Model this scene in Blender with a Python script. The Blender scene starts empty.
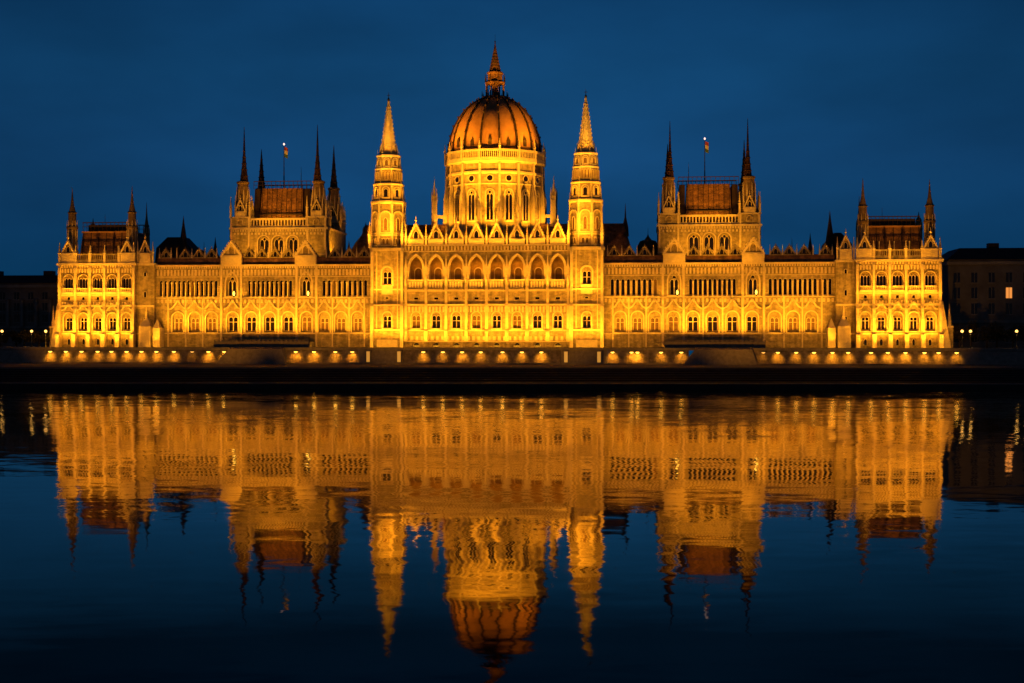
import bpy, math, random
from mathutils import Vector, Matrix
random.seed(7)
PI = math.pi
S = bpy.context.scene
COL = S.collection
# ------------------------------------------------------------------ materials
def mat(name, base, rough=.8, var=.0, vscale=.4, bump=0., bscale=2., metal=0., emit=None, estr=0., spec=.3, tint=None, courses=0.):
    m = bpy.data.materials.new(name); m.use_nodes = True
    n = m.node_tree.nodes; l = m.node_tree.links
    b = n['Principled BSDF']
    b.inputs['Roughness'].default_value = rough
    b.inputs['Metallic'].default_value = metal
    b.inputs['Specular IOR Level'].default_value = spec
    b.inputs['Base Color'].default_value = (*base, 1)
    if emit:
        b.inputs['Emission Color'].default_value = (*emit, 1)
        b.inputs['Emission Strength'].default_value = estr
    geo = n.new('ShaderNodeNewGeometry')
    if var > 0:
        t = n.new('ShaderNodeTexNoise'); t.inputs['Scale'].default_value = vscale
        t.inputs['Detail'].default_value = 6; t.inputs['Roughness'].default_value = .65
        l.new(geo.outputs['Position'], t.inputs['Vector'])
        r = n.new('ShaderNodeMapRange'); r.inputs[1].default_value = .3; r.inputs[2].default_value = .7
        l.new(t.outputs['Fac'], r.inputs[0])
        mx = n.new('ShaderNodeMix'); mx.data_type = 'RGBA'
        tc = tint or base
        mx.inputs['A'].default_value = (*[c*(1-var) for c in base], 1)
        mx.inputs['B'].default_value = (*[min(.9, c*(1+var)) for c in tc], 1)
        l.new(r.outputs[0], mx.inputs['Factor'])
        out = mx.outputs['Result']
        if courses > 0:                                   # block-by-block tone of the masonry
            mp = n.new('ShaderNodeMapping'); mp.inputs['Scale'].default_value = (.8, .8, 1.5)
            l.new(geo.outputs['Position'], mp.inputs['Vector'])
            v = n.new('ShaderNodeTexVoronoi'); v.inputs['Scale'].default_value = 1.1
            l.new(mp.outputs[0], v.inputs['Vector'])
            sp = n.new('ShaderNodeSeparateColor'); l.new(v.outputs['Color'], sp.inputs[0])
            r2 = n.new('ShaderNodeMapRange'); r2.inputs[3].default_value = 1-courses; r2.inputs[4].default_value = 1+courses*.4
            l.new(sp.outputs[0], r2.inputs[0])
            mu = n.new('ShaderNodeMix'); mu.data_type = 'RGBA'; mu.blend_type = 'MULTIPLY'; mu.inputs['Factor'].default_value = 1
            l.new(out, mu.inputs['A']); l.new(r2.outputs[0], mu.inputs['B']); out = mu.outputs['Result']
            mp3 = n.new('ShaderNodeMapping'); mp3.inputs['Scale'].default_value = (.9, .9, .1); l.new(geo.outputs['Position'], mp3.inputs['Vector'])
            t3 = n.new('ShaderNodeTexNoise'); t3.inputs['Scale'].default_value = 1; t3.inputs['Detail'].default_value = 5; l.new(mp3.outputs[0], t3.inputs['Vector'])
            r3 = n.new('ShaderNodeMapRange'); r3.inputs[1].default_value = .35; r3.inputs[2].default_value = .6; r3.inputs[3].default_value = .66; r3.inputs[4].default_value = 1.06; l.new(t3.outputs['Fac'], r3.inputs[0])
            m3 = n.new('ShaderNodeMix'); m3.data_type = 'RGBA'; m3.blend_type = 'MULTIPLY'; m3.inputs['Factor'].default_value = 1
            l.new(out, m3.inputs['A']); l.new(r3.outputs[0], m3.inputs['B']); out = m3.outputs['Result']      # rain streaks and soot
        l.new(out, b.inputs['Base Color'])
    if bump > 0:
        t2 = n.new('ShaderNodeTexNoise'); t2.inputs['Scale'].default_value = bscale; t2.inputs['Detail'].default_value = 4
        l.new(geo.outputs['Position'], t2.inputs['Vector'])
        bp = n.new('ShaderNodeBump'); bp.inputs['Strength'].default_value = 1; bp.inputs['Distance'].default_value = bump
        l.new(t2.outputs['Fac'], bp.inputs['Height']); l.new(bp.outputs[0], b.inputs['Normal'])
    return m
STONE = mat('limestone', (.39,.31,.175), .85, .25, 1.1, .12, 2.5, courses=.30)  # wall tone lowered against the trim, putting relief shade into the colour
CARVE = mat('carved_limestone', (.37,.28,.155), .85, .5, 2.2, .3, 3, courses=.4)
TRIM = mat('pale_limestone', (.62,.51,.32), .8, .18, .8, .12, 2)
BROWNR = mat('brown_roof_tile', (.19,.095,.05), .6, .45, .5, .2, 2.5, courses=.4)
TURR = mat('weathered_brown_stone', (.25,.17,.095), .8, .4, 1.5, .1, 3, courses=.3)
DARKR = mat('dark_slate', (.035,.02,.018), .6, .4, .5, .1, 2)
COPPER = mat('copper_brown_roof', (.34,.175,.075), .5, .22, .35, .05, 2, metal=.1)
RIBM = mat('blackened_metal', (.03,.018,.012), .5, .2, 1)
GLASS = mat('window_glass', (.014,.010,.008), .12, .5, .7, spec=.5)
DIMGLASS = mat('shuttered_window', (.15,.085,.045), .5, .4, 1.2)
INNER = mat('gallery_plaster', (.33,.21,.10), .85, .3, 1.0, .05, 2)
GRANITE = mat('granite_wall', (.20,.165,.14), .85, .35, .6, .2, 1.5, courses=.3)
COPE = mat('granite_coping', (.19,.17,.155), .8, .3, 1)
ASPH = mat('asphalt', (.11,.10,.10), .9, .25, .3, .03, 3)
STEP = mat('wet_dark_stone', (.022,.023,.025), .8, .4, .4, .05, 2)
PAVE = mat('quay_paving', (.13,.125,.12), .8, .3, .5)
DARKB = mat('soot_dark_facade', (.13,.13,.135), .85, .35, .2)
PALEB = mat('grey_facade', (.19,.19,.19), .85, .3, .2)
IRON = mat('iron', (.02,.02,.02), .5)
LENS = mat('lamp_glass', (.9,.8,.6), .4, emit=(1,.52,.06), estr=3.2)
LENS2 = mat('street_lamp_globe', (.9,.8,.6), .4, emit=(1,.50,.10), estr=3.5)
LENSW = mat('sill_lamp_glass', (.9,.8,.6), .4, emit=(1,.62,.08), estr=3)
LITWIN = mat('lit_window', (.5,.3,.1), .5, emit=(1,.33,.06), estr=.9)
WARMWIN = mat('faint_window', (.3,.2,.1), .5, emit=(1,.4,.12), estr=.05)
NICHE = mat('niche_glow', (.12,.07,.03), .5, emit=(1,.42,.06), estr=.55)  # emission stands in for lamplight falling on the niche face
LEAF = mat('dark_leaves', (.05,.045,.02), .7, .5, .8)
LEAFR = mat('russet_leaves', (.14,.06,.035), .7, .5, .8)
BARK = mat('bark', (.06,.045,.03), .9, .3, 2)
FLAGM = {c: mat("flag_"+c, v, .8) for c, v in dict(red=(.4,.08,.08),white=(.6,.58,.55),green=(.08,.16,.09)).items()}
BEACON = mat('beacon_glass', (.9,.9,.9), .4, emit=(1,.7,.65), estr=1.6)
# ------------------------------------------------------------------ mesh builder
class MB:
    def __init__(s, m=None): s.v=[]; s.f=[]; s.mi=[]; s.ms=[]; s.m=m or STONE; s.T=Matrix(); s.smooth=False
    def slot(s):
        if s.m not in s.ms: s.ms.append(s.m)
        return s.ms.index(s.m)
    def P(s, pts):
        b=len(s.v); s.v += [tuple(s.T @ Vector(p)) for p in pts]; return b
    def face(s, pts):
        b=s.P(pts); s.f.append(tuple(range(b, b+len(pts)))); s.mi.append(s.slot())
    def box(s, x0,x1,y0,y1,z0,z1):
        b=s.P([(x0,y0,z0),(x1,y0,z0),(x1,y1,z0),(x0,y1,z0),(x0,y0,z1),(x1,y0,z1),(x1,y1,z1),(x0,y1,z1)])
        for q in ((0,1,5,4),(1,2,6,5),(2,3,7,6),(3,0,4,7),(4,5,6,7),(3,2,1,0)):
            s.f.append(tuple(b+i for i in q)); s.mi.append(s.slot())
    def loft(s, rings, cap0=True, cap1=True):
        n=len(rings[0]); b=s.P([p for r in rings for p in r]); k=s.slot()
        for i in range(len(rings)-1):
            for j in range(n):
                s.f.append((b+i*n+j, b+i*n+(j+1)%n, b+(i+1)*n+(j+1)%n, b+(i+1)*n+j)); s.mi.append(k)
        if cap0: s.f.append(tuple(b+j for j in range(n))[::-1]); s.mi.append(k)
        if cap1: s.f.append(tuple(b+(len(rings)-1)*n+j for j in range(n))); s.mi.append(k)
    def lathe(s, prof, n=8, cx=0, cy=0, rot=None, cap0=True, cap1=True):
        rot = PI/n if rot is None else rot
        s.loft([[(cx+r*math.cos(2*PI*j/n+rot), cy+r*math.sin(2*PI*j/n+rot), z) for j in range(n)] for r, z in prof], cap0, cap1)
    def prism(s, pts, y0, y1):                # outline in x,z pushed through y
        n=len(pts); b=s.P([(x,y0,z) for x,z in pts]+[(x,y1,z) for x,z in pts]); k=s.slot()
        s.f.append(tuple(b+i for i in range(n))); s.f.append(tuple(b+n+i for i in range(n))[::-1]); s.mi += [k,k]
        for i in range(n):
            j=(i+1)%n; s.f.append((b+i, b+n+i, b+n+j, b+j)); s.mi.append(k)
    def bar(s, p, q, w, y0, y1):              # flat bar from p to q in x,z
        dx,dz=q[0]-p[0],q[1]-p[1]; L=math.hypot(dx,dz) or 1; nx,nz=-dz/L*w/2,dx/L*w/2
        s.prism([(p[0]+nx,p[1]+nz),(p[0]-nx,p[1]-nz),(q[0]-nx,q[1]-nz),(q[0]+nx,q[1]+nz)], y0, y1)
    def band(s, out, cx, t, y0, y1):          # moulding round an opening outline
        o2=[]; zs=max(z for x,z in out); 
        for i,(x,z) in enumerate(out):
            a=out[max(i-1,0)]; c=out[min(i+1,len(out)-1)]
            dx,dz=c[0]-a[0],c[1]-a[1]; L=math.hypot(dx,dz) or 1
            o2.append((x-dz/L*t, z+dx/L*t))
        k=s.slot()
        for i in range(len(out)-1):
            a,b,c,d=out[i],out[i+1],o2[i+1],o2[i]
            s.face([(a[0],y0,a[1]),(b[0],y0,b[1]),(c[0],y0,c[1]),(d[0],y0,d[1])])
            s.face([(a[0],y0,a[1]),(a[0],y1,a[1]),(b[0],y1,b[1]),(b[0],y0,b[1])])
            s.face([(d[0],y0,d[1]),(c[0],y0,c[1]),(c[0],y1,c[1]),(d[0],y1,d[1])])
    def mesh(s, name):
        me=bpy.data.meshes.new(name); me.from_pydata(s.v,[],s.f)
        for m in s.ms: me.materials.append(m)
        me.polygons.foreach_set('material_index', s.mi)
        me.polygons.foreach_set('use_smooth', [s.smooth]*len(s.f)); me.update(); return me
    def obj(s, name, parent=None, loc=(0,0,0), rz=0): return O(name, s.mesh(name), parent, loc, rz)
def O(name, me, parent=None, loc=(0,0,0), rz=0, sc=None):
    o=bpy.data.objects.new(name, me); COL.objects.link(o); o.parent=parent
    o.location=loc; o.rotation_euler=(0,0,rz)
    if sc: o.scale=sc
    return o
def tag(o, label=None, cat=None, group=None, kind=None):
    for k,v in (('label',label),('category',cat),('group',group),('kind',kind)):
        if v: o[k]=v
    return o
def outline(uc, hw, z0, zs, kind='round', n=8):
    p=[(uc-hw,z0),(uc-hw,zs)]
    if kind=='round':
        p += [(uc-hw*math.cos(PI*i/(2*n)), zs+hw*math.sin(PI*i/(2*n))) for i in range(1,2*n)]
    elif kind=='pointed':
        R=hw*2.0; a1=math.acos((R-hw)/R)
        L=[(uc-hw+R-R*math.cos(a1*i/n), zs+R*math.sin(a1*i/n)) for i in range(1,n+1)]
        p += L + [(2*uc-x,z) for x,z in L[-2::-1]]
    if kind=='circle':
        return [(uc-hw*math.cos(2*PI*i/16-PI/2+.001),zs+hw*math.sin(2*PI*i/16-PI/2)) for i in range(17)]
    p += [(uc+hw,zs),(uc+hw,z0)]
    return p
def strip(mb, u0,u1,z0,z1,y, ops, d):
    """a wall face from z0 to z1 with real openings; ops = (centre, half width, sill, spring, kind)"""
    x=u0
    for (uc,hw,a,zs,k) in sorted(ops):
        if uc-hw > x+1e-4: mb.face([(x,y,z0),(uc-hw,y,z0),(uc-hw,y,z1),(x,y,z1)])
        if a > z0+1e-4: mb.face([(uc-hw,y,z0),(uc+hw,y,z0),(uc+hw,y,a),(uc-hw,y,a)])
        o=outline(uc,hw,a,zs,k,5)
        for i in range(1,len(o)-2):
            p,q=o[i],o[i+1]
            mb.face([(p[0],y,p[1]),(q[0],y,q[1]),(q[0],y,z1),(p[0],y,z1)])
        for i in range(len(o)-1):
            p,q=o[i],o[i+1]; mb.face([(p[0],y,p[1]),(p[0],y+d,p[1]),(q[0],y+d,q[1]),(q[0],y,q[1])])
        mb.face([(uc-hw,y,a),(uc+hw,y,a),(uc+hw,y+d,a),(uc-hw,y+d,a)])
        x=uc+hw
    if u1 > x+1e-4: mb.face([(x,y,z0),(u1,y,z0),(u1,y,z1),(x,y,z1)])
CACHE={}
def winmesh(hw, h, kind, d, lights, pane=None, transom=None, frame=.16, hood=0, inner=None, label='window'):
    """window filling an opening of half width hw and spring height h: back wall, panes, tracery. Origin on the wall face at the sill."""
    key=(hw,h,kind,d,tuple(lights),pane and pane.name,transom,frame,hood,inner and inner.name)
    if key in CACHE: return CACHE[key]
    mb=MB(inner or STONE)
    o=outline(0,hw,0,h,kind,6)
    mb.face([(x,d,z) for x,z in o])
    for (uc,w,a,zs,k) in lights:
        q=outline(uc,w,a,zs,k,5)
        mb.m=pane or GLASS; mb.face([(x,d-.04,z) for x,z in q])
        mb.m=TRIM; mb.band(q,uc,frame,d-.22,d-.01)
        if transom: mb.box(uc-w,uc+w,d-.14,d-.05,transom-.07,transom+.07)
    if hood:
        mb.m=TRIM; mb.band(o,0,hood,-.22,.0); mb.box(-hw-hood,hw+hood,-.3,.0,-.35,-.02)
    me=mb.mesh(label); CACHE[key]=me; return me
def pinmesh(w, hs, hp):
    key=('pin',w,hs,hp)
    if key in CACHE: return CACHE[key]
    mb=MB(TRIM); r=w*.7071
    mb.lathe([(r,0),(r,hs*.92),(r*1.35,hs*.94),(r*1.35,hs)],4)
    mb.lathe([(r*.95,hs),(r*.3,hs+hp*.7),(r*.14,hs+hp)],4)
    for i in range(1,4):
        z=hs+hp*.2*i; rr=r*(1-.24*i)*1.35
        mb.lathe([(rr*.7,z-.06*w),(rr,z),(rr*.7,z+.1*w)],4,rot=0)
    z=hs+hp*.86; mb.lathe([(.02,z-.1*w),(r*.45,z+.05*w),(.02,z+.25*w)],4,rot=0)
    me=mb.mesh('pinnacle'); CACHE[key]=me; return me
def gablemesh(w, h, base, depth=1.2, back=None, inner=None, fin=2.0, wallm=None, pane=None):
    key=('g',w,h,base,depth,back and back.name,inner and inner.name,fin,wallm and wallm.name,pane and pane.name)
    if key in CACHE: return CACHE[key]
    mb=MB(wallm or TRIM); hw=w/2
    if base: 
        mb.box(-hw,hw,0,depth,0,base)
        for i in range(5): 
            x=-hw+w*(i+.5)/5; mb.box(x-w*.05,x+w*.05,-.1,-.002,base*.2,base*.85)
        mb.box(-hw-.1,hw+.1,-.15,-.003,base*.92,base*1.04)
    z0=base
    mb.bar((-hw,z0),(0,z0+h),w*.10,-.08,depth); mb.bar((hw,z0),(0,z0+h),w*.10,-.06,depth-.03)
    for sg in (-1,1):
        for i in range(1,6):
            f=i/6.; x=sg*hw*(1-f)+sg*w*.05; z=z0+h*f+w*.04; mb.lathe([(.02,z-.05),(w*.045,z+w*.02),(.02,z+w*.1)],4,x,.2)
    mb.box(-hw*.92,hw*.92,-.02,depth-.06,z0-.02,z0+w*.07)
    mb.m=inner or CARVE
    mb.face([(-hw*.9,.5,z0),(hw*.9,.5,z0),(0,.5,z0+h*.92)])
    q=outline(0,w*.13,z0+w*.12,z0+w*.12+h*.22,'pointed',4)
    mb.m=pane or GLASS; mb.face([(x,.46,z) for x,z in q]); mb.m=wallm or TRIM; mb.band(q,0,w*.05,.3,.49)
    if back:
        mb.m=back
        for s in (-1,1): mb.face([(s*hw,depth,z0),(0,depth,z0+h),(0,depth+back_len,z0+h),(s*hw,depth+back_len,z0)])
    mb.m=wallm or TRIM
    if fin: mb.lathe([(w*.05,z0+h-.2),(w*.05,z0+h+fin*.3),(w*.12,z0+h+fin*.4),(w*.05,z0+h+fin*.5),(.03,z0+h+fin)],4,0,.3)
    me=mb.mesh('gable'); CACHE[key]=me; return me
back_len=3.0
def balustrade(mb, u0,u1,y0,y1,z0,z1, pitch=.8, facing='x'):
    t=(z1-z0)
    mb.box(u0,u1,y0,y1,z0,z0+t*.2); mb.box(u0,u1,y0-.05,y1+.05,z1-t*.2,z1)
    n=max(1,int((u1-u0)/pitch)); p=(u1-u0)/n
    for i in range(n+1):
        x=u0+i*p; x0=max(u0,x-p*.2); x1=min(u1,x+p*.2); mb.box(x0,x1,y0+.03,y1-.03,z0+t*.2,z1-t*.2)
def corbels(mb,u0,u1,y,z0,z1,pitch=.9,out=.3):
    n=max(1,int((u1-u0)/pitch)); p=(u1-u0)/n
    for i in range(n): mb.box(u0+p*(i+.25),u0+p*(i+.75),y-out,y-.003,z0,z1)
# ------------------------------------------------------------------ site frame
TH=math.radians(5.5); BX,BY=-7.7,420.0
SITE=Matrix.Translation((BX,BY,0)) @ Matrix.Rotation(-TH,4,'Z')
def W(u,v,z): return SITE @ Vector((u,v,z))
root=bpy.data.objects.new('parliament_building',None); COL.objects.link(root)
root.location=(BX,BY,0); root.rotation_euler=(0,0,-TH)
tag(root,'long floodlit neo-Gothic parliament of golden stone with a ribbed dome, on the river terrace','parliament building')
G=9.25                                        # terrace level
LW=(-.6,.6)
def dbl(w=.5,a=.4,h=2.6,g=.66,k='round'): return ((-g,w,a,h,k),(g,w,a,h,k))
def M2(f):                                     # both mirror halves
    for s in (-1,1): f(s)
# ------------------------------------------------------------------ corner pavilions
def sx(s,a,b): return (a,b) if s>0 else (-b,-a)
def pavilion(s):
    a,b=sx(s,109.5,134.2)
    cs=[s*x for x in (112.3,116.9,121.55,126.2,130.9)]
    mb=MB(STONE)
    strip(mb,a,b,G,14.0,0,[(c,.55,G+.6,G+2.0,'pointed') for c in cs],.5)
    strip(mb,a,b,14.0,22.0,0,[(c,1.45,14.2,18.3,'round') for c in cs],.9)
    strip(mb,a,b,22.0,26.0,0,[(c,.55,23.8,24.9,'flat') for c in cs],.4)
    mb.m=CARVE
    strip(mb,a,b,26.0,34.6,0,[(c,1.5,26.1,30.2,'round') for c in cs],.8)
    mb.m=STONE
    D=24
    for x in (a,b): mb.face([(x,0,G),(x,D,G),(x,D,34.6),(x,0,34.6)])
    mb.face([(a,D,G),(b,D,G),(b,D,34.6),(a,D,34.6)]); mb.face([(a,0,34.6),(b,0,34.6),(b,D,34.6),(a,D,34.6)])
    mb.m=TRIM
    mb.box(a-.25,b+.25,-.35,-.003,21.7,22.3); mb.box(a-.15,b+.15,-.22,-.003,13.2,13.6); mb.box(a-.4,b+.4,-.6,D+.4,34.6,35.3)
    mb.box(a-.2,b+.2,-.25,-.003,25.2,25.55)
    corbels(mb,a,b,0,33.9,34.58,.8,.35); corbels(mb,a,b,0,32.3,33.6,.9,.15); corbels(mb,a,b,0,22.35,23.2,.9,.14)
    mb.m=STONE; mb.box(a,b,0,1.0,35.3,36.0); 
    p=mb.obj('corner_pavilion',root)
    for c in cs:
        O('basement_window',winmesh(.55,1.4,'pointed',.45,((0,.4,.1,1.3,'pointed'),)),p,(c,0,G+.6))
        O('arched_window',winmesh(1.45,4.1,'round',.9,dbl(.42,.5,3.6,.52),transom=3.0,hood=.35),p,(c,0,14.2))
        O('small_window',winmesh(.55,1.1,'flat',.4,((0,.42,.1,.95,'flat'),)),p,(c,0,23.8))
        O('triple_window',winmesh(1.5,4.1,'round',.8,tuple((x,.36,1.3,3.9,'pointed') for x in (-.95,0,.95)),hood=.22,inner=CARVE),p,(c,0,26.1))
        bm=MB(TRIM); balustrade(bm,c-1.7,c+1.7,-.75,-.5,26.2,27.5,.5); bm.box(c-1.8,c+1.8,-.9,-.003,25.7,26.2)
        bm.obj('balcony',p)
        z=MB(TRIM)                                # ogee hood over each lower arch
        for q in (-1,1):
            z.bar((c+q*2.2,20.6),(c+q*1.2,20.9),.35,-.3,-.004); z.bar((c+q*1.2,20.9),(c,22.9),.35,-.32,-.004)
        z.obj('ogee_hood',p)
    # buttress pilasters, stepping out towards the ground
    for i,x in enumerate((109.9,114.6,119.2,123.9,128.55,133.7)):
        x*=s; bm=MB(TRIM)
        def ring(w,d,z): return [(x-w,-d,z),(x+w,-d,z),(x+w,.0,z),(x-w,.0,z)]
        bm.loft([ring(.62,2.3,G),ring(.58,2.1,13.2),ring(.42,1.3,13.7),ring(.40,1.15,20.8),ring(.36,.75,22.2),ring(.36,.6,33.8),ring(.30,.3,34.6)])
        bm.obj('buttress',p)
        O('pinnacle',pinmesh(.75,3.2,3.4 if i in (0,5) else 2.4),p,(x,-.1,35.3))
    bm=MB(STONE); balustrade(bm,a+.2,b-.2,.05,.4,36.0,38.2,.62); bm.obj('parapet',p)
    for x in (112.0,131.0):
        O('gable',gablemesh(4.1,4.0,2.9,fin=2.4),p,(s*x,-.45,35.35))
    # steep tiled roof with dark crest
    u0,u1=sx(s,112.8,130.2)
    r=MB(BROWNR)
    r.loft([[(u0,6,35.3),(u1,6,35.3),(u1,20,35.3),(u0,20,35.3)],[(u0+.9,7.3,45.2),(u1-.9,7.3,45.2),(u1-.9,18.7,45.2),(u0+.9,18.7,45.2)]])
    r.m=COPPER; r.box(u0+.6,u1-.6,7.0,18.9,45.2,45.7)
    for i in range(7):
        x=u0+1.2+i*(u1-u0-2.4)/6; r.m=RIBM; r.loft([[(x-.12,6.0,36),(x+.12,6.0,36),(x+.12,6.5,36),(x-.12,6.5,36)],[(x-.12,7.05,45.2),(x+.12,7.05,45.2),(x+.12,7.5,45.2),(x-.12,7.5,45.2)]])
    rf=r.obj('roof',p)
    c=MB(RIBM)
    for yy in (7.2,18.5):
        c.box(u0+.8,u1-.8,yy,yy+.15,48.3,48.6); c.box(u0+.8,u1-.8,yy,yy+.15,47.1,47.25)
        n=12
        for i in range(n+1):
            x=u0+.9+i*(u1-u0-2)/n; c.box(x,x+.14,yy+.02,yy+.12,45.7,48.3)
    c.box(u0+2,u1-2,9,17,45.7,47.9)
    c.obj('roof_crest',p)
    lr=MB(RIBM); lr.lathe([(.08,48),(.04,51.5)],6,u0+.36*(u1-u0),12); lr.obj('lightning_rod',p)
    # dormer strips on the roof face
    for x in (117.2,121.6,126.0):
        d=MB(TRIM); d.box(s*x-.12,s*x+.12,5.6,6.2,35.3,41.0); d.obj('chimney_shaft',p)
    for (x,v,top,rr) in ((131.6,4.5,59.2,1.5),(112.2,4.5,59.7,1.5),(113.6,21,56.0,.9),(131.6,21,51.0,1.0)):
        turret(p,s*x,v,35.3,46.0 if v<10 else 45,51.0 if v<10 else 48.0,top,rr)
    # recessed octagonal corner bay towards the wing
    a,b=sx(s,103.9,109.5)
    q=MB(STONE); q.box(a,b,1.2,20,G,34.6); q.m=TRIM
    q.box(a-.2,b+.2,.8,19,34.6,35.3); q.box(a-.1,b+.1,1.0,1.197,21.7,22.3); q.box(a-.1,b+.1,1.0,1.197,13.2,13.6)
    cc=(a+b)/2
    cb=q.obj('corner_bay',root)
    for (z,h) in ((31.0,1.2),(24.5,1.6),(16,2.2)):
        O('slit_window',winmesh(.5,h,'round',-.06,((0,.36,.2,h-.1,'round'),)),cb,(cc,1.2,z))
    O('gable',gablemesh(3.6,4.2,2.9,fin=2.2),cb,(cc,.7,35.35))
    for x in (a+.4,b-.4): O('pinnacle',pinmesh(.55,3.6,3.2),cb,(x,1.2,35.3))
    bt=MB(TRIM); x=s*106.0
    bt.loft([[(x-1.9,-1.6,G),(x+1.9,-1.6,G),(x+1.9,1.19,G),(x-1.9,1.19,G)],[(x-1.8,-1.4,15.6),(x+1.8,-1.4,15.6),(x+1.8,1.19,15.6),(x-1.8,1.19,15.6)],[(x-.5,.4,18.3),(x+.5,.4,18.3),(x+.5,1.19,18.3),(x-.5,1.19,18.3)]])
    bt.obj('buttress',cb)
    O('pinnacle',pinmesh(.7,1.2,3.6),cb,(s*106,.2,17.4))
    # low terrace wing beyond the outer corner
    a,b=sx(s,134.3,137.9)
    w=MB(STONE); strip(w,a,b,G,15.4,2.0,[((a+b)/2-.8,.35,G+.6,G+1.8,'pointed'),((a+b)/2+.8,.35,G+.6,G+1.8,'pointed')],.5)
    for x in (a,b): w.face([(x,2,G),(x,16,G),(x,16,15.4),(x,2,15.4)])
    w.face([(a,2,15.4),(b,2,15.4),(b,16,15.4),(a,16,15.4)]); w.m=TRIM; w.box(a-.1,b+.1,1.8,16,15.2,15.7)
    x=s*134.3
    w.loft([[(min(x,x+s*2.6),.2,G),(max(x,x+s*2.6),.2,G),(max(x,x+s*2.6),1.6,G),(min(x,x+s*2.6),1.6,G)],[(min(x,x+s*.3),.2,23),(max(x,x+s*.3),.2,23),(max(x,x+s*.3),1.6,23),(min(x,x+s*.3),1.6,23)]])
    w.m=GLASS
    aw=w.obj('end_annex',root)
    for k in (-.8,.8): O('basement_window',winmesh(.35,1.2,'pointed',.45,((0,.25,.1,1.1,'pointed'),)),aw,((a+b)/2+k,2,G+.6))
    O('pinnacle',pinmesh(.8,1.6,5.0),aw,(s*136.9,2.6,15.6)); O('pinnacle',pinmesh(.55,1.0,4.2),aw,(s*135.4,9,15.6))
def turret(p,u,v,z0,zb,z1,top,r):
    """slender eight sided stair turret with a tall spire"""
    t=MB(TURR)
    t.lathe([(r*1.25,z0),(r*1.25,z0+4),(r,z0+4.4),(r,zb),(r*1.2,zb+.4),(r*1.2,zb+.9),(r*.85,zb+1.4),(r*.8,z1),(r*1.0,z1+.3),(r*.5,z1+1.2)],8,u,v)
    t.m=TRIM
    for k in range(8):
        an=PI/8+k*PI/4; x,y=u+r*1.02*math.cos(an),v+r*1.02*math.sin(an)
        t.box(x-.1,x+.1,y-.1,y+.1,z0,zb)
        t.lathe([(.16,zb+.9),(.12,zb+2.2),(.02,zb+3.2)],4,x,y)
    o=t.obj('turret',p)
    s=MB(TURR)
    s.lathe([(r*.72,z1+.6),(r*.36,z1+(top-z1)*.35),(r*.2,z1+(top-z1)*.62),(.05,top)],8,u,v)
    s.m=TRIM; s.lathe([(r*.15,z1+(top-z1)*.62),(r*.17,z1+(top-z1)*.66),(.05,z1+(top-z1)*.7)],8,u,v)
    s.obj('spire',o)
M2(pavilion)
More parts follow.
